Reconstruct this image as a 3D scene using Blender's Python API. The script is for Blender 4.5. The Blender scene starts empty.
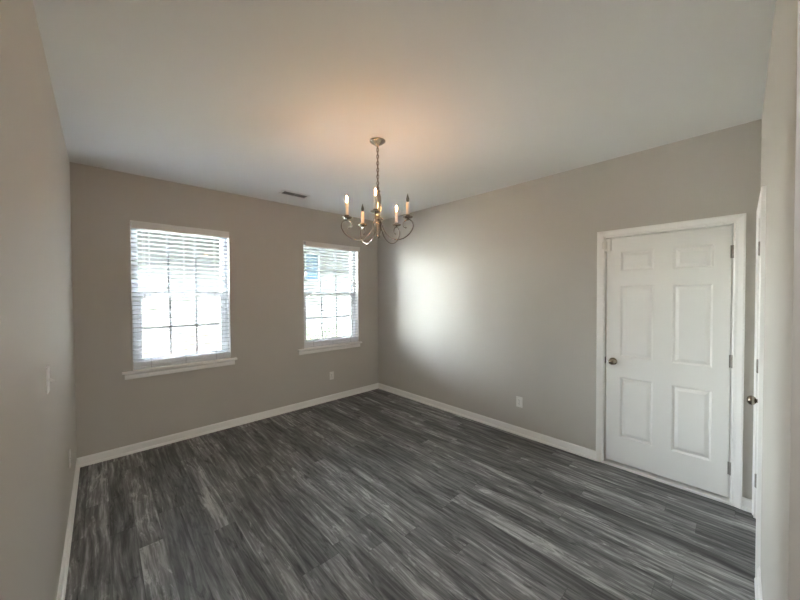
import bpy, bmesh, math, random
from mathutils import Vector, Matrix
random.seed(7)
S = bpy.context.scene
COL = S.collection
R = math.radians

# ------------------------------------------------------------------ camera
cam_d = bpy.data.cameras.new('camera'); cam = bpy.data.objects.new('camera', cam_d); COL.objects.link(cam)
YAW, PITCH, ROLL, F = -0.7532, -0.0186, -0.0053, 319.698
fw = Vector((-math.sin(YAW), math.cos(YAW), 0)); rt = Vector((math.cos(YAW), math.sin(YAW), 0)); up = Vector((0, 0, 1))
FW = fw * math.cos(PITCH) + up * math.sin(PITCH); UP0 = up * math.cos(PITCH) - fw * math.sin(PITCH)
RT = rt * math.cos(ROLL) + UP0 * math.sin(ROLL); UP = UP0 * math.cos(ROLL) - rt * math.sin(ROLL)
M = Matrix((RT, UP, -FW)).transposed().to_4x4(); M.translation = Vector((-3.3324, -4.0868, 1.5514))
cam.matrix_world = M
cam_d.sensor_fit = 'HORIZONTAL'; cam_d.sensor_width = 36.0; cam_d.lens = F / 800.0 * 36.0
cam_d.clip_start = 0.01; cam_d.clip_end = 200
S.camera = cam

# ------------------------------------------------------------------ world, sun, exposure
w = bpy.data.worlds.new('world'); S.world = w; w.use_nodes = True
nt = w.node_tree; nt.nodes.clear()
sky = nt.nodes.new('ShaderNodeTexSky'); sky.sky_type = 'NISHITA'; sky.sun_disc = False
sky.sun_elevation = R(48); sky.sun_rotation = R(200); sky.air_density = 1.0; sky.dust_density = 2.0
bg = nt.nodes.new('ShaderNodeBackground'); bg.inputs['Strength'].default_value = 4.0
hs = nt.nodes.new('ShaderNodeHueSaturation'); hs.inputs['Saturation'].default_value = 0.28
wo = nt.nodes.new('ShaderNodeOutputWorld')
nt.links.new(sky.outputs[0], hs.inputs['Color']); nt.links.new(hs.outputs[0], bg.inputs[0]); nt.links.new(bg.outputs[0], wo.inputs[0])

sd = bpy.data.lights.new('sun', 'SUN'); sd.energy = 42.0; sd.angle = R(1.5); sd.color = (1.0, 0.96, 0.9)
sun = bpy.data.objects.new('sun', sd); COL.objects.link(sun)
sun.rotation_euler = Vector((0.95, 0.03, -1.3)).to_track_quat('-Z', 'Y').to_euler()

S.view_settings.view_transform = 'Standard'
S.view_settings.look = 'None'
S.view_settings.exposure = 3.4
S.view_settings.gamma = 1.0
S.view_settings.use_curve_mapping = False
S.cycles.max_bounces = 12; S.cycles.diffuse_bounces = 7; S.cycles.glossy_bounces = 4
S.cycles.transparent_max_bounces = 16; S.cycles.sample_clamp_indirect = 8.0
S.cycles.use_denoising = True
CANDLE = 100.0
HALL_FILL = 11.0

# ------------------------------------------------------------------ materials
def new_mat(name):
    m = bpy.data.materials.new(name); m.use_nodes = True
    return m, m.node_tree, m.node_tree.nodes['Principled BSDF']
def simple(name, col, rough=0.5, metal=0.0, spec=0.5, noise=0.0, nscale=8.0, bump=0.0, bscale=200.0):
    m, t, b = new_mat(name)
    b.inputs['Base Color'].default_value = (*col, 1); b.inputs['Roughness'].default_value = rough
    b.inputs['Metallic'].default_value = metal; b.inputs['Specular IOR Level'].default_value = spec
    tc = t.nodes.new('ShaderNodeTexCoord')
    if noise:
        n = t.nodes.new('ShaderNodeTexNoise'); n.inputs['Scale'].default_value = nscale; n.inputs['Detail'].default_value = 3
        t.links.new(tc.outputs['Object'], n.inputs['Vector'])
        mx = t.nodes.new('ShaderNodeMix'); mx.data_type = 'RGBA'
        mx.inputs[6].default_value = (*[c * (1 - noise) for c in col], 1); mx.inputs[7].default_value = (*[min(1, c * (1 + noise)) for c in col], 1)
        t.links.new(n.outputs['Fac'], mx.inputs[0]); t.links.new(mx.outputs[2], b.inputs['Base Color'])
    if bump:
        n = t.nodes.new('ShaderNodeTexNoise'); n.inputs['Scale'].default_value = bscale; n.inputs['Detail'].default_value = 2
        t.links.new(tc.outputs['Object'], n.inputs['Vector'])
        bp = t.nodes.new('ShaderNodeBump'); bp.inputs['Strength'].default_value = bump; bp.inputs['Distance'].default_value = 0.002
        t.links.new(n.outputs['Fac'], bp.inputs['Height']); t.links.new(bp.outputs[0], b.inputs['Normal'])
    return m
MAT = {}
MAT['paint'] = simple('greige_wall_paint', (0.55, 0.525, 0.478), 0.46, spec=0.12, noise=0.015, nscale=3, bump=0.12, bscale=60)
MAT['ceiling'] = simple('ceiling_paint', (0.80, 0.80, 0.785), 0.75, spec=0.25, bump=0.12, bscale=120)
MAT['trim'] = simple('white_trim_paint', (0.90, 0.89, 0.86), 0.35, noise=0.01)
MAT['door'] = simple('white_door_paint', (0.85, 0.845, 0.81), 0.38, noise=0.01, bump=0.08, bscale=90)
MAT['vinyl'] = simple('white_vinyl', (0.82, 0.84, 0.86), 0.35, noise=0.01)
MAT['slat'] = simple('blind_slat_darkened', (0.42, 0.43, 0.44), 0.4, noise=0.01)  # white slats darkened in colour so they read against the bright view
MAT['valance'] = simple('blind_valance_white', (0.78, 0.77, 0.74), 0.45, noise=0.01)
MAT['muntin'] = simple('grey_window_grille', (0.10, 0.11, 0.12), 0.5)
MAT['cord'] = simple('blind_cord', (0.35, 0.35, 0.35), 0.8)
MAT['plate'] = simple('wall_plate_plastic', (0.80, 0.79, 0.75), 0.3)
MAT['slot'] = simple('outlet_slot', (0.05, 0.05, 0.05), 0.6)
MAT['nickel'] = simple('brushed_nickel', (0.36, 0.32, 0.29), 0.18, metal=1.0, noise=0.03, nscale=60)
MAT['darknickel'] = simple('aged_nickel', (0.30, 0.26, 0.21), 0.25, metal=1.0, noise=0.05, nscale=60)
MAT['hinge'] = simple('satin_nickel_hinge', (0.36, 0.34, 0.31), 0.4, metal=0.7)
MAT['sleeve'] = simple('candle_sleeve', (0.82, 0.77, 0.70), 0.45, noise=0.03, nscale=40)
MAT['dark'] = simple('dark_void', (0.015, 0.015, 0.015), 0.9)
MAT['ventshade'] = simple('vent_shade', (0.03, 0.03, 0.03), 0.8)
MAT['vent'] = simple('vent_metal', (0.42, 0.41, 0.39), 0.45, noise=0.02)
MAT['siding'] = simple('darkened_siding', (0.030, 0.031, 0.032), 0.75, spec=0.15, noise=0.03)  # colour darkened far below real siding to hold back the outdoor glare
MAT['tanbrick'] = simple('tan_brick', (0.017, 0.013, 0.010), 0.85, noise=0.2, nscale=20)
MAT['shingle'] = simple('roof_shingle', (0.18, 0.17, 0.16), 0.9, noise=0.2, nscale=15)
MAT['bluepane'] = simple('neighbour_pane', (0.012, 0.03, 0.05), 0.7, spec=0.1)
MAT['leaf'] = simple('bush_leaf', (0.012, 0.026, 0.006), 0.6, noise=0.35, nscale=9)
MAT['twig'] = simple('bush_twig', (0.14, 0.09, 0.05), 0.9)
MAT['concrete'] = simple('bounce_concrete', (0.60, 0.60, 0.58), 0.8, noise=0.05, nscale=3)
MAT['tanwall'] = simple('tan_siding', (0.14, 0.125, 0.10), 0.8, noise=0.05)
MAT['gravel'] = simple('bounce_gravel', (0.44, 0.435, 0.41), 0.9, noise=0.1, nscale=30)
MAT['housetrim'] = simple('house_trim', (0.055, 0.055, 0.055), 0.6)
MAT['lawn'] = simple('lawn', (0.05, 0.053, 0.034), 0.95, noise=0.3, nscale=4)

def emis(name, col, s):
    m, t, b = new_mat(name)
    b.inputs['Base Color'].default_value = (*col, 1); b.inputs['Emission Color'].default_value = (*col, 1)
    b.inputs['Emission Strength'].default_value = s
    return m
MAT['lit'] = emis('lit_bulb', (1.0, 0.52, 0.21), CANDLE)
MAT['hallfill'] = emis('fill_lamp_glow', (0.97, 0.97, 1.0), HALL_FILL)

def warm_glass():
    m = bpy.data.materials.new('lit_bulb_glass'); m.use_nodes = True; t = m.node_tree; t.nodes.clear()
    o = t.nodes.new('ShaderNodeOutputMaterial'); ad = t.nodes.new('ShaderNodeAddShader')
    tr = t.nodes.new('ShaderNodeBsdfTransparent'); tr.inputs[0].default_value = (1, 0.93, 0.85, 1)
    em = t.nodes.new('ShaderNodeEmission'); em.inputs[0].default_value = (1.0, 0.55, 0.25, 1); em.inputs[1].default_value = 0.06  # faint emission in the clear glass paints the bulb's orange halo
    t.links.new(tr.outputs[0], ad.inputs[0]); t.links.new(em.outputs[0], ad.inputs[1]); t.links.new(ad.outputs[0], o.inputs[0])
    return m
MAT['warmglass'] = warm_glass()
def glass(name, tint, base=0.04):
    m = bpy.data.materials.new(name); m.use_nodes = True; t = m.node_tree; t.nodes.clear()
    o = t.nodes.new('ShaderNodeOutputMaterial'); mx = t.nodes.new('ShaderNodeMixShader')
    tr = t.nodes.new('ShaderNodeBsdfTransparent'); tr.inputs[0].default_value = (*tint, 1)
    gl = t.nodes.new('ShaderNodeBsdfGlossy'); gl.inputs['Roughness'].default_value = 0.03
    lw = t.nodes.new('ShaderNodeFresnel'); lw.inputs[0].default_value = 1.45
    t.links.new(lw.outputs[0], mx.inputs[0]); t.links.new(tr.outputs[0], mx.inputs[1]); t.links.new(gl.outputs[0], mx.inputs[2])
    t.links.new(mx.outputs[0], o.inputs[0])
    return m
MAT['glass'] = glass('window_glass', (0.95, 0.98, 0.98))
MAT['bulbglass'] = glass('bulb_glass', (0.55, 0.53, 0.50))

def floor_mat():
    m, t, b = new_mat('grey_vinyl_plank')
    N = t.nodes; L = t.links
    def math_(op, a, c=None, d=None):
        n = N.new('ShaderNodeMath'); n.operation = op
        for i, v in enumerate((a, c, d)):
            if v is None: continue
            if isinstance(v, (int, float)): n.inputs[i].default_value = v
            else: L.new(v, n.inputs[i])
        return n.outputs[0]
    def comb(x, y, z):
        n = N.new('ShaderNodeCombineXYZ')
        for i, v in enumerate((x, y, z)):
            if isinstance(v, (int, float)): n.inputs[i].default_value = v
            else: L.new(v, n.inputs[i])
        return n.outputs[0]
    def noise(vec, scale, detail=3, rough=0.55, dist=0.0):
        n = N.new('ShaderNodeTexNoise'); n.inputs['Scale'].default_value = scale; n.inputs['Detail'].default_value = detail
        n.inputs['Roughness'].default_value = rough; n.inputs['Distortion'].default_value = dist
        L.new(vec, n.inputs['Vector']); return n.outputs['Fac']
    def white(vec):
        n = N.new('ShaderNodeTexWhiteNoise'); n.noise_dimensions = '3D'; L.new(vec, n.inputs['Vector']); return n.outputs['Value']
    def mapr(v, a, c, d, e):
        n = N.new('ShaderNodeMapRange'); n.inputs[1].default_value = a; n.inputs[2].default_value = c
        n.inputs[3].default_value = d; n.inputs[4].default_value = e; L.new(v, n.inputs[0]); return n.outputs[0]
    tc = N.new('ShaderNodeTexCoord'); sp = N.new('ShaderNodeSeparateXYZ'); L.new(tc.outputs['Object'], sp.inputs[0])
    X, Y = sp.outputs[0], sp.outputs[1]
    PW, PL = 0.125, 1.22
    xr = math_('DIVIDE', math_('ADD', X, 20.06), PW); ix = math_('FLOOR', xr); fx = math_('FRACT', xr)
    off = white(comb(ix, 3.1, 0.5))
    yr = math_('ADD', math_('DIVIDE', math_('ADD', Y, 20.0), PL), off); iy = math_('FLOOR', yr); fy = math_('FRACT', yr)
    tone = white(comb(ix, iy, 1.7)); seed = white(comb(ix, iy, 9.3)); sh = math_('MULTIPLY', seed, 60.0)
    # wavy grain: bend x a little along the board
    bend = math_('MULTIPLY', math_('SUBTRACT', noise(comb(math_('MULTIPLY', X, 3.0), math_('MULTIPLY', Y, 1.6), sh), 1.0, 2), 0.5), 0.05)
    XB = math_('ADD', X, bend)
    g1 = noise(comb(math_('MULTIPLY', XB, 55.0), math_('MULTIPLY', Y, 2.6), sh), 1.0, 5, 0.62)
    g2 = noise(comb(math_('MULTIPLY', XB, 14.0), math_('MULTIPLY', Y, 1.5), sh), 1.0, 4, 0.6, 0.4)
    g3 = noise(comb(math_('MULTIPLY', XB, 26.0), math_('MULTIPLY', Y, 5.0), math_('ADD', sh, 7.0)), 1.0, 5, 0.7, 0.8)
    s = math_('ADD', math_('MULTIPLY', mapr(g1, 0.37, 0.63, 0, 1), 0.36), math_('MULTIPLY', mapr(g2, 0.3, 0.7, 0, 1), 0.44))
    s = math_('ADD', s, math_('MULTIPLY', tone, 0.22))
    hi = math_('MULTIPLY', math_('POWER', mapr(g3, 0.52, 0.78, 0, 1), 1.3), math_('ADD', math_('MULTIPLY', tone, 0.65), 0.12))
    s = math_('ADD', math_('ADD', s, hi), 0.04)
    lo = mapr(noise(comb(math_('MULTIPLY', XB, 20.0), math_('MULTIPLY', Y, 3.4), math_('ADD', sh, 21.0)), 1.0, 4, 0.65, 1.0), 0.56, 0.72, 0, 0.36)
    s = math_('SUBTRACT', s, lo)
    ramp = N.new('ShaderNodeValToRGB'); L.new(s, ramp.inputs[0])
    e = ramp.color_ramp.elements
    e[0].position = 0.12; e[0].color = (0.030, 0.030, 0.030, 1)
    e[1].position = 1.0; e[1].color = (0.50, 0.50, 0.49, 1)
    a = ramp.color_ramp.elements.new(0.40); a.color = (0.090, 0.090, 0.090, 1)
    a = ramp.color_ramp.elements.new(0.66); a.color = (0.20, 0.199, 0.196, 1)
    # seams
    ex = math_('MINIMUM', fx, math_('SUBTRACT', 1.0, fx)); ey = math_('MINIMUM', fy, math_('SUBTRACT', 1.0, fy))
    sx = mapr(ex, 0.0, 0.016, 0.0, 1.0); sy = mapr(ey, 0.0, 0.002, 0.0, 1.0)
    seam = math_('MINIMUM', math_('MINIMUM', sx, 1.0), math_('MINIMUM', sy, 1.0))
    mx = N.new('ShaderNodeMix'); mx.data_type = 'RGBA'; mx.inputs[6].default_value = (0.035, 0.034, 0.033, 1)
    L.new(math_('ADD', math_('MULTIPLY', seam, 0.55), 0.45), mx.inputs[0]); L.new(ramp.outputs[0], mx.inputs[7])
    L.new(mx.outputs[2], b.inputs['Base Color'])
    L.new(mapr(g1, 0.3, 0.7, 0.42, 0.56), b.inputs['Roughness']); b.inputs['Specular IOR Level'].default_value = 0.45
    bp = N.new('ShaderNodeBump'); bp.inputs['Strength'].default_value = 0.25; bp.inputs['Distance'].default_value = 0.0015
    L.new(math_('ADD', math_('MULTIPLY', seam, 0.6), math_('MULTIPLY', g1, 0.5)), bp.inputs['Height']); L.new(bp.outputs[0], b.inputs['Normal'])
    return m
MAT['floor'] = floor_mat()

def siding_bump(m):
    t = m.node_tree; b = t.nodes['Principled BSDF']
    tc = t.nodes.new('ShaderNodeTexCoord'); wv = t.nodes.new('ShaderNodeTexWave'); wv.bands_direction = 'Z'; wv.wave_profile = 'SAW'
    wv.inputs['Scale'].default_value = 1.6
    bp = t.nodes.new('ShaderNodeBump'); bp.inputs['Strength'].default_value = 0.6; bp.inputs['Distance'].default_value = 0.02
    t.links.new(tc.outputs['Object'], wv.inputs['Vector']); t.links.new(wv.outputs['Fac'], bp.inputs['Height']); t.links.new(bp.outputs[0], b.inputs['Normal'])
siding_bump(MAT['siding'])

# ------------------------------------------------------------------ mesh helpers
def box(bm, x0, x1, y0, y1, z0, z1, bev=0.0):
    x0, x1 = sorted((x0, x1)); y0, y1 = sorted((y0, y1)); z0, z1 = sorted((z0, z1))
    vs = [bm.verts.new((x, y, z)) for x in (x0, x1) for y in (y0, y1) for z in (z0, z1)]
    fs = [(0, 1, 3, 2), (4, 6, 7, 5), (0, 4, 5, 1), (2, 3, 7, 6), (0, 2, 6, 4), (1, 5, 7, 3)]
    faces = [bm.faces.new([vs[i] for i in f]) for f in fs]
    if bev:
        es = list({e for f in faces for e in f.edges})
        bmesh.ops.bevel(bm, geom=es, offset=bev, segments=2, affect='EDGES', profile=0.5)
def tube(bm, pts, r, n=10, caps=True):
    pts = [Vector(p) for p in pts]; rad = r if isinstance(r, (list, tuple)) else [r] * len(pts)
    rings = []; prev = None
    for i, p in enumerate(pts):
        t = (pts[min(i + 1, len(pts) - 1)] - pts[max(i - 1, 0)]).normalized()
        if prev is None:
            a = Vector((0, 0, 1)) if abs(t.z) < 0.9 else Vector((1, 0, 0)); u = t.cross(a).normalized()
        else:
            u = (prev - t * prev.dot(t)).normalized()
        prev = u; v = t.cross(u)
        rings.append([bm.verts.new(p + (u * math.cos(2 * math.pi * k / n) + v * math.sin(2 * math.pi * k / n)) * rad[i]) for k in range(n)])
    for a, c in zip(rings, rings[1:]):
        for k in range(n):
            f = bm.faces.new((a[k], a[(k + 1) % n], c[(k + 1) % n], c[k])); f.smooth = True
    if caps:
        bm.faces.new(rings[0][::-1]); bm.faces.new(rings[-1])
def lathe(bm, prof, o=(0, 0, 0), axis='Z', n=24):
    """prof: (radius, height) pairs, spun about an axis through o"""
    def place(r, h, a):
        c, s = r * math.cos(a), r * math.sin(a)
        if axis == 'Z': return (o[0] + c, o[1] + s, o[2] + h)
        if axis == 'X': return (o[0] + h, o[1] + c, o[2] + s)
        return (o[0] + c, o[1] + h, o[2] + s)
    rings = []
    for r, h in prof:
        if r < 1e-6: rings.append([bm.verts.new(place(0, h, 0))])
        else: rings.append([bm.verts.new(place(r, h, 2 * math.pi * k / n)) for k in range(n)])
    for a, c in zip(rings, rings[1:]):
        for k in range(n):
            k2 = (k + 1) % n
            if len(a) == 1 and len(c) == 1: continue
            if len(a) == 1: f = bm.faces.new((a[0], c[k2], c[k]))
            elif len(c) == 1: f = bm.faces.new((a[k], a[k2], c[0]))
            else: f = bm.faces.new((a[k], a[k2], c[k2], c[k]))
            f.smooth = True
    for ring, rev in ((rings[0], True), (rings[-1], False)):
        if len(ring) > 1: bm.faces.new(ring[::-1] if rev else ring)
def extrude_profile(bm, prof, A, B, N_, miterA=0.0, miterB=0.0):
    """sweep a (out, up) profile along A->B; N_ = outward normal; up = z or given by cross; miters shift the ends with 'out'"""
    A, B, N_ = Vector(A), Vector(B), Vector(N_); d = (B - A).normalized(); U = Vector((0, 0, 1))
    ra = [bm.verts.new(A + N_ * o + U * u + d * (o * miterA)) for o, u in prof]
    rb = [bm.verts.new(B + N_ * o + U * u - d * (o * miterB)) for o, u in prof]
    n = len(prof)
    for k in range(n):
        bm.faces.new((ra[k], ra[(k + 1) % n], rb[(k + 1) % n], rb[k]))
    bm.faces.new(ra[::-1]); bm.faces.new(rb)
def catmull(pts, n=6):
    P = [Vector(p) for p in pts]; out = []
    for i in range(len(P) - 1):
        p0 = P[max(i - 1, 0)]; p1 = P[i]; p2 = P[i + 1]; p3 = P[min(i + 2, len(P) - 1)]
        for k in range(n):
            t = k / n
            out.append(0.5 * ((2 * p1) + (p2 - p0) * t + (2 * p0 - 5 * p1 + 4 * p2 - p3) * t * t + (3 * p1 - p0 - 3 * p2 + p3) * t ** 3))
    out.append(P[-1]); return out
def obj(name, bm, mat, parent=None, loc=None):
    bmesh.ops.recalc_face_normals(bm, faces=bm.faces[:])
    me = bpy.data.meshes.new(name); 
    o = bpy.data.objects.new(name, me)
    if parent is not None: o.parent = parent
    if loc: 
        bmesh.ops.translate(bm, verts=bm.verts[:], vec=-Vector(loc)); o.location = loc
    bm.to_mesh(me); bm.free()
    me.materials.append(MAT[mat] if isinstance(mat, str) else mat)
    COL.objects.link(o); return o
def pobj(name, bm, mat, root):
    """child part: mesh written in world coordinates, root unrotated"""
    bmesh.ops.translate(bm, verts=bm.verts[:], vec=-wloc(root))
    return obj(name, bm, mat, root)
def wloc(o):
    v = Vector(o.location)
    while o.parent is not None: o = o.parent; v = v + Vector(o.location)
    return v
def struct(name, bm, mat):
    o = obj(name, bm, mat); o['kind'] = 'structure'; return o
def root(name, loc):
    o = bpy.data.objects.new(name, None); o.location = loc; o.empty_display_size = 0.1; COL.objects.link(o); return o
def tag(o, label, cat, group=None):
    o['label'] = label; o['category'] = cat
    if group: o['group'] = group
    return o

# ------------------------------------------------------------------ room shell
W, D, H = 3.511, 4.172, 2.74
TH = 0.14
HX0, HY = -3.511, -6.6              # hall behind the camera
NEARX = -2.125                      # free end of the near wall
W1 = dict(x0=-3.108, x1=-2.226, z0=0.812, z1=2.285, s0=-3.1915, s1=-2.167)
W2 = dict(x0=-1.304, x1=-0.392, z0=0.812, z1=2.285, s0=-1.402, s1=-0.354)
DY0, DY1, DZ = -4.055, -3.235, 2.055   # closet door opening in the right wall
EX0, EX1 = -0.735, -0.075             # side door opening in the near wall

bm = bmesh.new(); box(bm, -W - TH, TH, HY - TH, TH, -0.12, 0.0); struct('floor', bm, 'floor')
bm = bmesh.new(); box(bm, -W - TH, TH, HY - TH, TH, H, H + 0.12); struct('ceiling', bm, 'ceiling')
bm = bmesh.new()                      # wall with the two windows
xs = [-W - TH, W1['x0'], W1['x1'], W2['x0'], W2['x1'], TH]
box(bm, xs[0], xs[1], 0, TH, 0, H); box(bm, xs[2], xs[3], 0, TH, 0, H); box(bm, xs[4], xs[5], 0, TH, 0, H)
for q in (W1, W2):
    box(bm, q['x0'], q['x1'], 0, TH, 0, q['z0'] - 0.022); box(bm, q['x0'], q['x1'], 0, TH, q['z1'], H)
struct('wall_back', bm, 'paint')
bm = bmesh.new(); box(bm, -W - TH, -W, HY - TH, 0, 0, H); struct('wall_left', bm, 'paint')
bm = bmesh.new()                      # wall with the closet door
box(bm, 0, TH, DY1, 0, 0, H); box(bm, 0, TH, -D - 0.12, DY0, 0, H); box(bm, 0, TH, DY0, DY1, DZ, H)
box(bm, TH, TH + 0.02, DY0 - 0.05, DY1 + 0.05, 0, DZ + 0.05)
struct('wall_right', bm, 'paint')
bm = bmesh.new()                      # short wall beside the camera, with the side door
YN = -D
box(bm, NEARX, EX0, YN - 0.12, YN, 0, H); box(bm, EX1, 0, YN - 0.12, YN, 0, H); box(bm, EX0, EX1, YN - 0.12, YN, DZ, H)
box(bm, EX0 - 0.05, EX1 + 0.05, YN - 0.14, YN - 0.12, 0, DZ + 0.05)
box(bm, -W, NEARX, YN - 0.12, YN, 2.45, H)   # header over the opening
struct('wall_front', bm, 'paint')
bm = bmesh.new(); box(bm, -W, TH, HY - TH, HY, 0, H); struct('wall_hall_end', bm, 'paint')
bm = bmesh.new(); box(bm, 0, TH, HY, YN - 0.12, 0, H); struct('wall_hall_side', bm, 'paint')

# baseboards with shoe moulding
BP = [(0, 0), (0.021, 0), (0.021, 0.010), (0.017, 0.019), (0.010, 0.022), (0.010, 0.070), (0.007, 0.080), (0.003, 0.086), (0, 0.086)]
bm = bmesh.new(); extrude_profile(bm, BP, (-W, 0, 0), (0, 0, 0), (0, -1, 0), 1, 1); struct('baseboard_back', bm, 'trim')
bm = bmesh.new(); extrude_profile(bm, BP, (-W, HY, 0), (-W, 0, 0), (1, 0, 0), 0, 1); struct('baseboard_left', bm, 'trim')
bm = bmesh.new(); extrude_profile(bm, BP, (0, DY1 + 0.052, 0), (0, 0, 0), (-1, 0, 0), 0, 1)
extrude_profile(bm, BP, (0, -D, 0), (0, DY0 - 0.052, 0), (-1, 0, 0), 0, 0); struct('baseboard_right', bm, 'trim')
bm = bmesh.new(); extrude_profile(bm, BP, (NEARX, -D, 0), (EX0 - 0.052, -D, 0), (0, 1, 0), 0, 0)
extrude_profile(bm, BP, (NEARX, -D - 0.12, 0), (NEARX, -D, 0), (-1, 0, 0), 0, 0); struct('baseboard_front', bm, 'trim')

# ------------------------------------------------------------------ door casing and doors
# local frame: s along the wall, o out of the wall (towards the room), z up
def door_set(name, to, s0, s1, knob_s, hinge_s, hinge_dir, leaf_z0=0.022, panels=None, extra=None):
    r = root(name, to(0.5 * (s0 + s1), 0, 0)); r['kind'] = 'structure'
    def lbox(bm, a0, a1, o0, o1, z0, z1, bev=0):
        A = to(a0, o0, z0); B = to(a1, o1, z1); box(bm, A[0], B[0], A[1], B[1], A[2], B[2], bev)
    CW = 0.057
    # casing: stepped profile, mitred by a ring sweep
    bm = bmesh.new()
    prof = [(0.0, 0.0), (0.0, 0.009), (0.006, 0.012), (0.012, 0.010), (0.022, 0.011), (0.036, 0.015), (0.046, 0.018), (0.055, 0.018), (CW, 0.015), (CW, 0.0)]
    rv = 0.005
    def ring(dx, oo):
        a, b_, t = s0 + rv - dx, s1 - rv + dx, DZ - rv + dx
        return [to(a, oo, 0), to(a, oo, t), to(b_, oo, t), to(b_, oo, 0)]
    rings = [[bm.verts.new(p) for p in ring(dx, oo)] for dx, oo in prof]
    n = len(rings)
    for i in range(n):
        A, B = rings[i], rings[(i + 1) % n]
        for k in range(3): bm.faces.new((A[k], A[k + 1], B[k + 1], B[k]))
    bm.faces.new([q[0] for q in rings]); bm.faces.new([q[3] for q in rings])
    pobj('casing', bm, 'trim', r)
    # jamb lining the opening, with stop
    bm = bmesh.new()
    for a, b_ in ((s0, s0 + 0.012), (s1 - 0.012, s1)): lbox(bm, a, b_, -0.12, 0.0, 0, DZ - 0.012)
    lbox(bm, s0, s1, -0.12, 0.0, DZ - 0.012, DZ)
    lbox(bm, s0 + 0.012, s0 + 0.024, -0.10, -0.047, 0, DZ - 0.012); lbox(bm, s1 - 0.024, s1 - 0.012, -0.10, -0.047, 0, DZ - 0.012)
    lbox(bm, s0 + 0.024, s1 - 0.024, -0.10, -0.047, DZ - 0.024, DZ - 0.012)
    pobj('jamb', bm, 'trim', r)
    # leaf with six raised panels
    a0, a1, z0, z1 = s0 + 0.017, s1 - 0.0195, leaf_z0, DZ - 0.019
    bm = bmesh.new(); of = -0.004; ob = -0.040
    P = panels
    cs = sorted({a0, a1, *[v for p in P for v in p[:2]]}); zs = sorted({z0, z1, *[v for p in P for v in p[2:]]})
    g = {}
    def V(s, o, z):
        k = (round(s, 5), round(o, 5), round(z, 5))
        if k not in g: g[k] = bm.verts.new(to(s, o, z))
        return g[k]
    for i in range(len(cs) - 1):
        for j in range(len(zs) - 1):
            c0, c1, d0, d1 = cs[i], cs[i + 1], zs[j], zs[j + 1]
            hit = [p for p in P if abs(p[0] - c0) < 1e-6 and abs(p[1] - c1) < 1e-6 and abs(p[2] - d0) < 1e-6 and abs(p[3] - d1) < 1e-6]
            if not hit:
                bm.faces.new((V(c0, of, d0), V(c1, of, d0), V(c1, of, d1), V(c0, of, d1)))
            else:
                steps = [(0, 0), (0.012, -0.0125), (0.017, -0.0125), (0.040, -0.002)]
                prev = None
                for q, (ins, dp) in enumerate(steps):
                    rr = [V(c0 + ins, of + dp, d0 + ins), V(c1 - ins, of + dp, d0 + ins), V(c1 - ins, of + dp, d1 - ins), V(c0 + ins, of + dp, d1 - ins)]
                    if prev:
                        for k in range(4): bm.faces.new((prev[k], prev[(k + 1) % 4], rr[(k + 1) % 4], rr[k]))
                    prev = rr
                bm.faces.new(prev)
    for s in (a0, a1):
        zz = zs
        for j in range(len(zz) - 1): bm.faces.new((V(s, of, zz[j]), V(s, of, zz[j + 1]), V(s, ob, zz[j + 1]), V(s, ob, zz[j])))
    for z in (z0, z1):
        for i in range(len(cs) - 1): bm.faces.new((V(cs[i], of, z), V(cs[i + 1], of, z), V(cs[i + 1], ob, z), V(cs[i], ob, z)))
    for i in range(len(cs) - 1):
        for j in range(len(zs) - 1): bm.faces.new((V(cs[i], ob, zs[j]), V(cs[i + 1], ob, zs[j]), V(cs[i + 1], ob, zs[j + 1]), V(cs[i], ob, zs[j + 1])))
    leaf = pobj('door_leaf', bm, 'door', r)
    # knob: rose, neck, egg shaped knob
    kz = 0.942
    bm = bmesh.new(); c0 = Vector(to(knob_s, of, kz)); c1 = Vector(to(knob_s, 1 + of, kz)); ax = c1 - c0
    axis = 'X' if abs(ax.x) > 0.5 else 'Y'; sg = 1 if (ax.x + ax.y) > 0 else -1
    pr = [(0, 0), (0.031, 0), (0.032, 0.003), (0.028, 0.008), (0.013, 0.011), (0.010, 0.018), (0.011, 0.024), (0.019, 0.028), (0.0255, 0.036), (0.027, 0.044), (0.024, 0.053), (0.016, 0.060), (0, 0.062)]
    lathe(bm, [(a, h * sg) for a, h in pr], c0, axis); k = pobj('knob', bm, 'darknickel', r); k['label'] = 'dark nickel door knob'
    if extra != 'side':
        bm = bmesh.new(); e = s1 if hinge_s < knob_s else s0
        d = -1 if e == s1 else 1
        lbox(bm, e + d * 0.009, e + d * 0.0155, -0.030, -0.001, kz - 0.028, kz + 0.028)
        pobj('strike_plate', bm, 'slot', r)
    for hz in (1.845, 1.05, 0.265):
        bm = bmesh.new(); kc = to(hinge_s, 0.003, hz)
        lathe(bm, [(0, -0.048), (0.004, -0.047), (0.0065, -0.044), (0.0065, -0.016), (0.0058, -0.015), (0.0065, -0.014), (0.0065, 0.014), (0.0058, 0.015), (0.0065, 0.016), (0.0065, 0.044), (0.004, 0.047), (0, 0.048)], kc, 'Z', 12)
        lbox(bm, hinge_s - 0.016, hinge_s + 0.016, -0.004, 0.0012, hz - 0.046, hz + 0.046)
        h = pobj('hinge', bm, 'hinge', r)
    return r, lbox

def to1(s, o, z): return (-o, s, z)
P1 = [(a, b_, c, d) for a, b_ in ((-3.592, -3.363), (-3.944, -3.714)) for c, d in ((0.277, 0.810), (0.987, 1.615), (1.741, 1.910))]
P1 = [(min(a, b_), max(a, b_), c, d) for a, b_, c, d in P1]
door1, lb = door_set('door_1', to1, DY0, DY1, -3.311, DY0 + 0.0075, 1, 0.046, P1)
bm = bmesh.new(); lb(bm, DY0 + 0.0, DY1 - 0.0, -0.11, 0.012, 0.0, 0.022, 0.003); pobj('threshold', bm, 'trim', door1)
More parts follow.
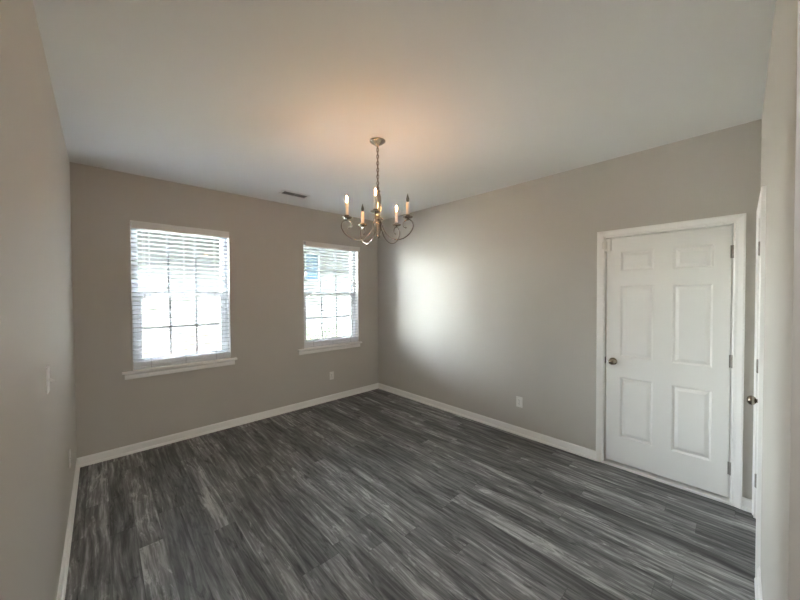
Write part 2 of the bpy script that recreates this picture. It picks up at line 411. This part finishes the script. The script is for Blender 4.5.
# small white guard latch hooked over the upper corner of the closet door
bm = bmesh.new()
lb(bm, -3.292, -3.240, -0.004, 0.014, 1.925, 2.035, 0.004); lb(bm, -3.262, -3.225, 0.010, 0.022, 1.945, 2.012, 0.003)
g = pobj('guard_latch', bm, 'plate', door1); g['label'] = 'small white plastic guard latch at the upper corner'

def to2(s, o, z): return (s, -D + o, z)
P2 = [(a, b_, c, d) for a, b_ in ((EX0 + 0.11, EX0 + 0.29), (EX1 - 0.29, EX1 - 0.11)) for c, d in ((0.277, 0.810), (0.987, 1.615), (1.741, 1.910))]
door2, lb2 = door_set('door_2', to2, EX0, EX1, EX0 + 0.075, EX1 - 0.0135, -1, 0.012, P2, 'side')

# ------------------------------------------------------------------ windows
def window(name, q):
    x0, x1, z0, z1 = q['x0'], q['x1'], q['z0'], q['z1']
    r = root(name, ((x0 + x1) / 2, 0.1, z0)); r['kind'] = 'structure'
    ya, yb = 0.085, 0.150
    bm = bmesh.new(); fwid = 0.036
    box(bm, x0, x0 + fwid, ya, yb, z0, z1); box(bm, x1 - fwid, x1, ya, yb, z0, z1)
    box(bm, x0, x1, ya, yb, z1 - fwid, z1); box(bm, x0, x1, ya, yb, z0, z0 + 0.03)
    pobj('window_frame', bm, 'vinyl', r)
    mid = 1.549
    def sash(nm, a, b_, y0, y1, bot, top, st):
        bm = bmesh.new(); X0, X1 = x0 + fwid, x1 - fwid
        box(bm, X0, X0 + st, y0, y1, a, b_); box(bm, X1 - st, X1, y0, y1, a, b_)
        box(bm, X0 + st, X1 - st, y0, y1, a, a + bot); box(bm, X0 + st, X1 - st, y0, y1, b_ - top, b_)
        ym = (y0 + y1) / 2; gx0, gx1, gz0, gz1 = X0 + st, X1 - st, a + bot, b_ - top
        gbm = bmesh.new()
        for k in (1, 2):
            xm = gx0 + (gx1 - gx0) * k / 3; box(gbm, xm - 0.010, xm + 0.010, ym - 0.005, ym + 0.005, gz0, gz1)
        zm = (gz0 + gz1) / 2; box(gbm, gx0, gx1, ym - 0.0045, ym + 0.0045, zm - 0.010, zm + 0.010)
        s = pobj(nm, bm, 'vinyl', r)
        pobj('muntin_grid', gbm, 'muntin', s)
        bm = bmesh.new(); box(bm, gx0 - 0.003, gx1 + 0.003, ym + 0.007, ym + 0.010, gz0 - 0.003, gz1 + 0.003)
        pobj('glass_pane', bm, 'glass', s)
        return s
    sash('upper_sash', mid - 0.022, z1 - fwid, 0.122, 0.146, 0.045, 0.035, 0.024)
    lo = sash('lower_sash', z0 + 0.03, mid + 0.022, 0.092, 0.118, 0.062, 0.045, 0.045)
    for xl in (x0 + 0.24, x1 - 0.24):
        bm = bmesh.new(); box(bm, xl - 0.03, xl + 0.03, 0.086, 0.112, mid + 0.022, mid + 0.034, 0.003)
        pobj('sash_lock', bm, 'vinyl', lo)
    bm = bmesh.new(); box(bm, q['s0'], q['s1'], -0.045, 0.0, z0 - 0.022, z0, 0.004); box(bm, x0, x1, -0.004, 0.092, z0 - 0.022, z0)
    pobj('window_sill', bm, 'trim', r)
    bm = bmesh.new(); extrude_profile(bm, [(0, -0.058), (0.010, -0.058), (0.016, -0.048), (0.016, -0.030), (0.012, -0.018), (0.020, -0.008), (0.030, 0), (0, 0)],
                    (q['s0'] + 0.02, 0, z0 - 0.022), (q['s1'] - 0.02, 0, z0 - 0.022), (0, -1, 0))
    pobj('apron', bm, 'trim', r)
    return r
window('window_1', W1); window('window_2', W2)
for i, q in enumerate((W1, W2)):     # white returns lining the recess sides and top
    bm = bmesh.new(); x0, x1, z0, z1 = q['x0'], q['x1'], q['z0'], q['z1']
    box(bm, x0 - 0.003, x0 + 0.003, 0.0, 0.085, z0, z1); box(bm, x1 - 0.003, x1 + 0.003, 0.0, 0.085, z0, z1)
    box(bm, x0, x1, 0.0, 0.085, z1 - 0.003, z1 + 0.003)
    struct('trim_%d' % (i + 1), bm, 'trim')

# light portals only guide sky sampling through the panes
for q in (W1, W2):
    ld = bpy.data.lights.new('sky_portal', 'AREA'); ld.shape = 'RECTANGLE'; ld.size = q['x1'] - q['x0']; ld.size_y = q['z1'] - q['z0']
    ld.cycles.is_portal = True
    lo = bpy.data.objects.new('sky_portal', ld); COL.objects.link(lo)
    lo.location = ((q['x0'] + q['x1']) / 2, 0.165, (q['z0'] + q['z1']) / 2); lo.rotation_euler = (R(-90), 0, 0)

# ------------------------------------------------------------------ blinds
def blinds(q, label, vshift):
    x0, x1, z0, z1 = q['x0'] + 0.006, q['x1'] - 0.006, q['z0'], q['z1']
    r = root('window_blind', ((x0 + x1) / 2, 0.03, z1)); tag(r, label, 'blind', 'horizontal blinds at the two windows')
    v0, v1 = (x0 + vshift, x1 + vshift * 1.1)
    bm = bmesh.new()
    extrude_profile(bm, [(-0.002, 0), (0.007, 0), (0.010, 0.006), (0.010, 0.058), (0.013, 0.064), (0.013, 0.070), (0.010, 0.073), (-0.002, 0.073)],
                    (v0, -0.006, z1 - 0.073), (v1, -0.006, z1 - 0.073), (0, -1, 0))
    pobj('valance', bm, 'valance', r)
    bm = bmesh.new(); box(bm, x0, x1, 0.006, 0.058, z1 - 0.05, z1 - 0.004, 0.002); pobj('headrail', bm, 'slat', r)
    yc, hw = 0.034, 0.025
    pitch = 0.0445; zt = z1 - 0.078; zb = z0 + 0.088
    n = int((zt - zb) / pitch) + 1
    base = None
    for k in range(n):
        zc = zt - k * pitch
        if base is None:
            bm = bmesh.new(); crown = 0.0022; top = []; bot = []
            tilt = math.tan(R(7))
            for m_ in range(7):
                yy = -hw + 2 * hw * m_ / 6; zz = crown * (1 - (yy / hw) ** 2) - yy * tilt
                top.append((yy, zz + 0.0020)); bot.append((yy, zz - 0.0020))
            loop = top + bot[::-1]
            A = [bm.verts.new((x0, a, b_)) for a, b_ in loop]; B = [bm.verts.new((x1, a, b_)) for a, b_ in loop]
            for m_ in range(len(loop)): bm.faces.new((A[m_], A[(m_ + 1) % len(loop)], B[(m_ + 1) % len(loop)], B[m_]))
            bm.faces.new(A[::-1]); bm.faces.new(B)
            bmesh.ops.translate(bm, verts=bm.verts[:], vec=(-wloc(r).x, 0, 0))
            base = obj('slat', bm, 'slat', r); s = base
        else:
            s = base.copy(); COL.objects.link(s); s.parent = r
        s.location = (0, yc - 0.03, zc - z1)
    spare_me = base.data.copy(); spare_me.materials.clear(); spare_me.materials.append(MAT['vinyl'])  # same slats in a brighter colour, painted as the lighter lit stack
    for k in range(9):                # spare slats gathered on the bottom rail
        s = base.copy(); COL.objects.link(s); s.parent = r; s.location = (0, yc - 0.03, z0 + 0.026 + k * 0.0055 - z1); s.data = spare_me
    bm = bmesh.new(); box(bm, x0, x1, yc - 0.026, yc + 0.026, z0 + 0.004, z0 + 0.021, 0.003); pobj('bottom_rail', bm, 'vinyl', r)
    for xl in (x0 + 0.14, (x0 + x1) / 2, x1 - 0.14):
        bm = bmesh.new()
        for yy in (yc - 0.027, yc + 0.027): box(bm, xl - 0.0011, xl + 0.0011, yy - 0.0008, yy + 0.0008, z0 + 0.01, z1 - 0.05)
        pobj('ladder_cord', bm, 'cord', r)
    for xl, ze, nm in ((x0 + 0.085, 1.545, 'tilt_cord'), (x0 + 0.10, 1.57, 'tilt_cord'), (x1 - 0.09, 1.44, 'lift_cord')):
        bm = bmesh.new(); tube(bm, [(xl, 0.001, z1 - 0.06), (xl, 0.001, ze)], 0.0012, 6); c = pobj(nm, bm, 'cord', r)
        bm = bmesh.new(); lathe(bm, [(0, 0.004), (0.003, 0.003), (0.004, -0.006), (0.0075, -0.030), (0.0065, -0.036), (0, -0.037)], (xl, 0.001, ze), 'Z', 12)
        pobj('tassel', bm, 'cord', c)
    return r
blinds(W1, 'white horizontal blind, lowered, in the left window, nearer the light switch', 0.0)
blinds(W2, 'white horizontal blind, lowered and open, in the right window behind the chandelier', 0.03)

# ------------------------------------------------------------------ wall plates and ceiling vent
def outlet(c, face, label):
    """c: centre on the wall; face: 'x-','x+','y-' = direction it looks"""
    r = root('wall_outlet', c); tag(r, label, 'outlet')
    def b(bm, a0, a1, o0, o1, z0, z1, bev=0):
        if face == 'x-': box(bm, -o1, -o0, a0, a1, z0, z1, bev)
        elif face == 'x+': box(bm, o0, o1, a0, a1, z0, z1, bev)
        else: box(bm, a0, a1, -o1, -o0, z0, z1, bev)
    bm = bmesh.new(); b(bm, -0.035, 0.035, 0.0, 0.006, -0.057, 0.057, 0.0015); obj('cover_plate', bm, 'plate', r)
    for zc in (-0.020, 0.020):
        bm = bmesh.new(); b(bm, -0.0165, 0.0165, 0.005, 0.0085, zc - 0.014, zc + 0.014, 0.003); s = obj('socket', bm, 'plate', r)
        bm = bmesh.new()
        for a in (-0.0065, 0.0065): b(bm, a - 0.0012, a + 0.0012, 0.0083, 0.0089, zc - 0.002, zc + 0.007)
        b(bm, -0.002, 0.002, 0.0083, 0.0089, zc - 0.010, zc - 0.006); obj('slot', bm, 'slot', s)
    bm = bmesh.new(); b(bm, -0.003, 0.003, 0.0055, 0.0075, -0.003, 0.003, 0.001); obj('screw', bm, 'darknickel', r)
outlet((0, -2.438, 0.363), 'x-', 'white duplex wall outlet low on the closet door wall, left of the closet door')
outlet((-0.882, 0, 0.364), 'y-', 'white duplex wall outlet under the right window')
outlet((-W, -0.85, 0.40), 'x+', 'white duplex wall outlet low on the left wall near the corner')
sw = root('light_switch', (-W, -1.98, 1.18)); tag(sw, 'white toggle light switch on the left wall, seen edge-on', 'switch')
bm = bmesh.new(); box(bm, 0, 0.006, -0.035, 0.035, -0.057, 0.057, 0.0015); obj('cover_plate', bm, 'plate', sw)
bm = bmesh.new(); vs = []
box(bm, 0.005, 0.022, -0.0045, 0.0045, -0.007, 0.006, 0.001)
for v in bm.verts: v.co.z -= max(0, v.co.x - 0.006) * 0.7
obj('toggle', bm, 'plate', sw)
for z in (-0.03, 0.03):
    bm = bmesh.new(); lathe(bm, [(0, 0.0055), (0.003, 0.0058), (0.002, 0.0075), (0, 0.008)], (0, 0, z), 'X', 10); obj('screw', bm, 'plate', sw)

vt = root('ceiling_vent', (-1.63, -0.455, H)); tag(vt, 'small grey metal air vent in the ceiling near the windows', 'vent')
L2, B2 = 0.165, 0.075
bm = bmesh.new()
for x0, x1, y0, y1 in ((-L2, L2, -B2, -B2 + 0.022), (-L2, L2, B2 - 0.022, B2), (-L2, -L2 + 0.022, -B2 + 0.022, B2 - 0.022), (L2 - 0.022, L2, -B2 + 0.022, B2 - 0.022)):
    box(bm, x0, x1, y0, y1, -0.006, 0.0)
obj('vent_frame', bm, 'valance', vt)
bm = bmesh.new(); box(bm, -L2 + 0.02, L2 - 0.02, -B2 + 0.02, B2 - 0.02, -0.0015, -0.0005); obj('duct_shade', bm, 'ventshade', vt)  # flat dark sheet painted for the shade inside the duct
for k in range(6):
    y = -B2 + 0.03 + k * 0.018
    bm = bmesh.new(); box(bm, -L2 + 0.022, L2 - 0.022, y - 0.0055, y + 0.0055, -0.0052, -0.0040)
    for v in bm.verts: v.co.z += (v.co.y - y) * 0.5
    obj('louvre', bm, 'vent', vt)
bm = bmesh.new(); box(bm, -0.004, 0.004, -B2 + 0.02, B2 - 0.02, -0.009, -0.0045); obj('louvre_bar', bm, 'vent', vt)

# ------------------------------------------------------------------ chandelier
CX, CY = -1.742, -2.145
ch = root('chandelier', (CX, CY, H)); tag(ch, 'five-arm brushed nickel candle chandelier hanging from the ceiling, three bulbs lit', 'chandelier')
def cz(z): return z - H
bm = bmesh.new(); lathe(bm, [(0, 0), (0.062, 0), (0.062, -0.004), (0.055, -0.010), (0.036, -0.024), (0.014, -0.034), (0.010, -0.042), (0.0, -0.045)], (0, 0, 0), 'Z', 32)
obj('canopy', bm, 'nickel', ch)
# chain: oval links turned by quarter turns
ztop, zbot = 2.697, 2.388; step = 0.024; nl = int((ztop - zbot) / step)
lk = None
for k in range(nl + 1):
    if lk is None:
        bm = bmesh.new(); pts = []
        for a in range(17):
            t = 2 * math.pi * a / 16; pts.append((0.0090 * math.cos(t), 0, 0.0165 * math.sin(t)))
        tube(bm, pts, 0.0027, 6, False); lk = obj('chain_link', bm, 'darknickel', ch); l = lk
    else:
        l = lk.copy(); COL.objects.link(l); l.parent = ch
    l.location = (0, 0, cz(ztop - k * (ztop - zbot) / nl)); l.rotation_euler = (0, 0, R(30 + 90 * k))
bm = bmesh.new(); tube(bm, catmull([(0.006 * math.sin(k * 1.7), 0.006 * math.cos(k * 1.3), cz(2.70 - k * 0.04)) for k in range(9)], 4), 0.0028, 6); obj('supply_wire', bm, 'nickel', ch)
bm = bmesh.new(); pts = [(0.012 * math.cos(2 * math.pi * a / 16), 0, cz(2.378) + 0.012 * math.sin(2 * math.pi * a / 16)) for a in range(17)]
tube(bm, pts, 0.0028, 8, False); obj('hanging_loop', bm, 'nickel', ch)
prof = [(0, 2.372), (0.006, 2.371), (0.008, 2.364), (0.018, 2.358), (0.021, 2.352), (0.013, 2.345), (0.016, 2.336), (0.025, 2.31), (0.026, 2.27), (0.024, 2.22), (0.018, 2.17), (0.014, 2.155),
        (0.022, 2.150), (0.036, 2.140), (0.037, 2.133), (0.026, 2.126), (0.024, 2.118), (0.028, 2.09), (0.025, 2.055), (0.015, 2.02), (0.012, 2.012), (0.016, 2.004), (0.012, 1.992), (0, 1.985)]
bm = bmesh.new(); lathe(bm, [(a, cz(z)) for a, z in prof], (0, 0, 0), 'Z', 28); obj('centre_column', bm, 'nickel', ch)
ALPHA = -129.2
AR = 0.242
arm_pts = [(0.022, 2.125), (0.034, 2.100), (0.046, 2.055), (0.080, 2.005), (0.135, 1.972), (0.195, 1.972), (0.250, 2.003), (0.282, 2.050), (0.280, 2.090), (0.256, 2.112), (0.226, 2.110), (0.206, 2.088), (0.208, 2.062), (0.226, 2.054)]
arm_tpl = None
for k, (th, lit) in enumerate(((4, True), (76, True), (148, False), (-140, True), (-68, False))):
    a = R(ALPHA - th)
    if arm_tpl is None:
        bm = bmesh.new(); P = catmull([(r_, 0, cz(z)) for r_, z in arm_pts], 5)
        nP = len(P); tube(bm, P, [0.0046 if i < nP * 0.75 else 0.0046 - 0.0014 * (i - nP * 0.75) / (nP * 0.25) for i in range(nP)], 10)
        bmesh.ops.create_uvsphere(bm, u_segments=12, v_segments=8, radius=0.0065, matrix=Matrix.Translation((0.226, 0, cz(2.054))))
        arm = obj('arm', bm, 'nickel', ch)
        bm = bmesh.new(); lathe(bm, [(0.004, 2.108), (0.006, 2.114), (0.004, 2.119), (0.010, 2.122), (0.028, 2.125), (0.037, 2.131), (0.0385, 2.135), (0.036, 2.134), (0.026, 2.129), (0.0165, 2.130), (0.0175, 2.150), (0.0155, 2.150), (0, 2.148)], (0, 0, 0), 'Z', 24)
        for v in bm.verts: v.co.z -= H; v.co.x += AR
        cup = obj('drip_cup', bm, 'darknickel', arm)
        bm = bmesh.new(); lathe(bm, [(0, 2.132), (0.0125, 2.132), (0.0125, 2.240), (0.0115, 2.244), (0.008, 2.244), (0, 2.243)], (0, 0, 0), 'Z', 20)
        for v in bm.verts: v.co.z -= H; v.co.x += AR
        slv = obj('candle_sleeve', bm, 'sleeve', arm)
        def bulb_bm():
            bm = bmesh.new(); lathe(bm, [(0.0075, 2.244), (0.009, 2.250), (0.0115, 2.260), (0.0120, 2.268), (0.0098, 2.280), (0.0055, 2.296), (0.0024, 2.308), (0, 2.312)], (0, 0, 0), 'Z', 16)
            for v in bm.verts: v.co.z -= H; v.co.x += AR
            return bm
        bb = bulb_bm(); nf = len(bb.faces)
        tube(bb, [(AR, 0, cz(2.246)), (AR, 0, cz(2.256)), (AR, 0, cz(2.286)), (AR, 0, cz(2.292))], [0.002, 0.0045, 0.0035, 0.001], 8)
        fl = [f.index for f in list(bb.faces)[nf:]]; bb.faces.ensure_lookup_table()
        for f in list(bb.faces)[nf:]: f.material_index = 1
        bl = obj('bulb', bb, 'warmglass', arm); bl.data.materials.append(MAT['lit']); bl['label'] = 'lit flame-shaped bulb'
        mu = obj('bulb', bulb_bm(), 'bulbglass', arm); mu['label'] = 'unlit clear bulb'
        arm_tpl = (cup, slv); spare = mu
    else:
        arm0 = arm; c = arm_base.copy(); COL.objects.link(c); c.parent = ch
        for part in arm_tpl:
            d = part.copy(); COL.objects.link(d); d.parent = c
        d = (bl if lit else spare_src).copy(); COL.objects.link(d); d.parent = c
        c.rotation_euler = (0, 0, a); continue
    arm_base = arm; arm.rotation_euler = (0, 0, a)
    # keep an unlit bulb mesh aside, off the first (lit) arm
    spare_src = spare
# the spare unlit bulb was parented to the first arm while copying: unlink it now
COL.objects.unlink(spare_src); bpy.data.objects.remove(spare_src)

# ------------------------------------------------------------------ unseen fill lamp added in the hall behind the camera
hl = root('hall_fill_lamp', (-2.95, -5.2, H)); tag(hl, 'unseen fill lamp added in the hall, shaped as a round flush lamp', 'lamp')
bm = bmesh.new(); lathe(bm, [(0, 0), (0.17, 0), (0.17, -0.02), (0.15, -0.025), (0, -0.025)], (0, 0, 0), 'Z', 32); obj('fill_lamp_base', bm, 'nickel', hl)
bm = bmesh.new(); lathe(bm, [(0.15, -0.025), (0.145, -0.05), (0.12, -0.08), (0.07, -0.10), (0, -0.107)], (0, 0, 0), 'Z', 32); obj('fill_lamp_shade', bm, 'hallfill', hl)

# ------------------------------------------------------------------ outdoors
GZ = -0.35
bm = bmesh.new(); box(bm, -25, 25, TH + 0.01, 30, GZ - 0.2, GZ); struct('ground', bm, 'lawn')
bm = bmesh.new(); box(bm, -3.6, 6, TH, 1.5, GZ, GZ + 0.08); box(bm, -4.6, -3.6, TH, 1.5, GZ, GZ + 0.07); struct('bounce_patio', bm, 'concrete')  # unseen pale slab added to bounce sunlight up to the ceiling
bm = bmesh.new(); box(bm, -16, -4.6, TH, 16, GZ, GZ + 0.06); struct('bounce_driveway', bm, 'gravel')  # unseen pale ground added to bounce sunlight onto right wall and ceiling
bm = bmesh.new()                      # unseen outer wall and upper storey, added to keep sky off the neighbour
box(bm, -12, -W - TH, -0.02, TH, GZ, 6.2); box(bm, TH + 0.02, 8, -0.02, TH, GZ, 6.2); box(bm, -W - TH, TH + 0.02, -0.02, TH, H + 0.12, 6.2)
box(bm, -W - TH, TH + 0.02, -0.02, TH, GZ, -0.12)
struct('wall_sky_block', bm, 'siding')
hs_ = root('house', (0, 8, GZ)); tag(hs_, 'neighbouring house, siding darkened from pale, seen through the blinds', 'house')
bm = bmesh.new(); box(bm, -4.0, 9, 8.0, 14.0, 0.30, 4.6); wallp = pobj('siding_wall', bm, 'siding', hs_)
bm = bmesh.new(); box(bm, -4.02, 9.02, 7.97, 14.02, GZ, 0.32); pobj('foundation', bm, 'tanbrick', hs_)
bm = bmesh.new(); v = [(-4.4, 7.5, 4.55), (9.5, 7.5, 4.55), (9.5, 14.5, 4.55), (-4.4, 14.5, 4.55), (-4.4, 11, 6.6), (9.5, 11, 6.6)]
V_ = [bm.verts.new(p) for p in v]
for f in ((0, 1, 5, 4), (2, 3, 4, 5), (0, 4, 3), (1, 2, 5), (0, 3, 2, 1)): bm.faces.new([V_[i] for i in f])
pobj('roof', bm, 'shingle', hs_)
bm = bmesh.new(); box(bm, -4.3, 9.3, 5.2, 8.0, 3.95, 4.12); pobj('porch_sky_block', bm, 'shingle', hs_)  # unseen porch added to keep skylight off the wall below
for px in (-4.1, 0.3, 4.8, 8.6):
    bm = bmesh.new(); box(bm, px - 0.07, px + 0.07, 5.35, 5.49, GZ, 3.95); pobj('sky_block_post', bm, 'housetrim', hs_)
wx, wz = 3.02, 2.70
bm = bmesh.new()
for x0, x1, z0, z1 in ((wx - .31, wx - .26, wz - .58, wz + .58), (wx + .26, wx + .31, wz - .58, wz + .58), (wx - .31, wx + .31, wz + .52, wz + .58), (wx - .31, wx + .31, wz - .58, wz - .52), (wx - .26, wx + .26, wz - .025, wz + .025)):
    box(bm, x0, x1, 7.94, 8.0, z0, z1)
fr = pobj('house_window', bm, 'housetrim', hs_)
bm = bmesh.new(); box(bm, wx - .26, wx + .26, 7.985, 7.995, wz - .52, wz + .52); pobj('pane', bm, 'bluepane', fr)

def bush(x, y, rad, h, label, sd_):
    rr = random.Random(sd_); r = root('bush', (x, y, GZ)); tag(r, label, 'bush', 'bushes by the neighbouring house')
    bm = bmesh.new()
    for k in range(900):
        u = rr.uniform(-1, 1); a = rr.uniform(0, 2 * math.pi); q = math.sqrt(1 - u * u); d = rr.uniform(0.6, 1.0)
        c = Vector((rad * q * math.cos(a) * d, rad * q * math.sin(a) * d, h * 0.55 + h * 0.45 * u * d))
        L_ = rr.uniform(0.03, 0.055); e1 = Vector((rr.gauss(0, 1), rr.gauss(0, 1), rr.gauss(0, 1))).normalized(); e2 = e1.orthogonal().normalized()
        bm.faces.new([bm.verts.new(c + e1 * L_), bm.verts.new(c + e2 * L_ * .45), bm.verts.new(c - e1 * L_), bm.verts.new(c - e2 * L_ * .45)])
    obj('foliage', bm, 'leaf', r)
    bm = bmesh.new()
    for k in range(7):
        a = k * 0.9; tube(bm, [(0, 0, 0), (rad * .25 * math.cos(a), rad * .25 * math.sin(a), h * .4), (rad * .6 * math.cos(a), rad * .6 * math.sin(a), h * .75)], [0.014, 0.010, 0.004], 5)
    obj('stem', bm, 'twig', r)
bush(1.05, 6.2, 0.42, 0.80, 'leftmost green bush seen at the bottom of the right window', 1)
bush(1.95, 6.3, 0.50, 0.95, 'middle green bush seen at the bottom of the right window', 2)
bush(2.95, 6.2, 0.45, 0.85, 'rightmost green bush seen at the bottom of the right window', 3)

gr = root('garage_sky_block', (-12, 4.0, GZ)); tag(gr, 'unseen low building added outside to dim daylight on the right wall', 'garage_sky_block')  # added out of view to weaken the bright patch on the right wall
bm = bmesh.new(); box(bm, -16, -8.0, 1.6, 6.4, GZ, 3.0); pobj('sky_block_wall', bm, 'tanwall', gr)
bm = bmesh.new(); v = [(-16.4, 1.2, 2.98), (-7.6, 1.2, 2.98), (-7.6, 6.8, 2.98), (-16.4, 6.8, 2.98), (-16.4, 4, 4.6), (-7.6, 4, 4.6)]
V_ = [bm.verts.new(p) for p in v]
for f in ((0, 1, 5, 4), (2, 3, 4, 5), (0, 4, 3), (1, 2, 5), (0, 3, 2, 1)): bm.faces.new([V_[i] for i in f])
pobj('roof', bm, 'shingle', gr)
bm = bmesh.new()
for k in range(4): box(bm, -8.0, -7.96, 2.6, 5.4, GZ + 0.06 + k * 0.55, GZ + 0.58 + k * 0.55, 0.01)
pobj('sky_block_door', bm, 'vinyl', gr)

fn = root('fence_sky_block', (-11.5, 9.5, GZ)); tag(fn, 'unseen board screen added outside to block the low bright sky', 'fence_sky_block')  # added out of view to cut low sky reflected in the right wall
for k in range(24):
    bm = bmesh.new(); x = -16 + k * 0.285; box(bm, x, x + 0.275, 9.48, 9.51, GZ, 2.7 + 0.01 * (k % 3)); pobj('board', bm, 'tanwall', fn)
for x in (-16, -13.7, -11.4, -9.15):
    bm = bmesh.new(); box(bm, x - 0.05, x + 0.05, 9.51, 9.61, GZ, 2.75); pobj('post', bm, 'tanwall', fn)
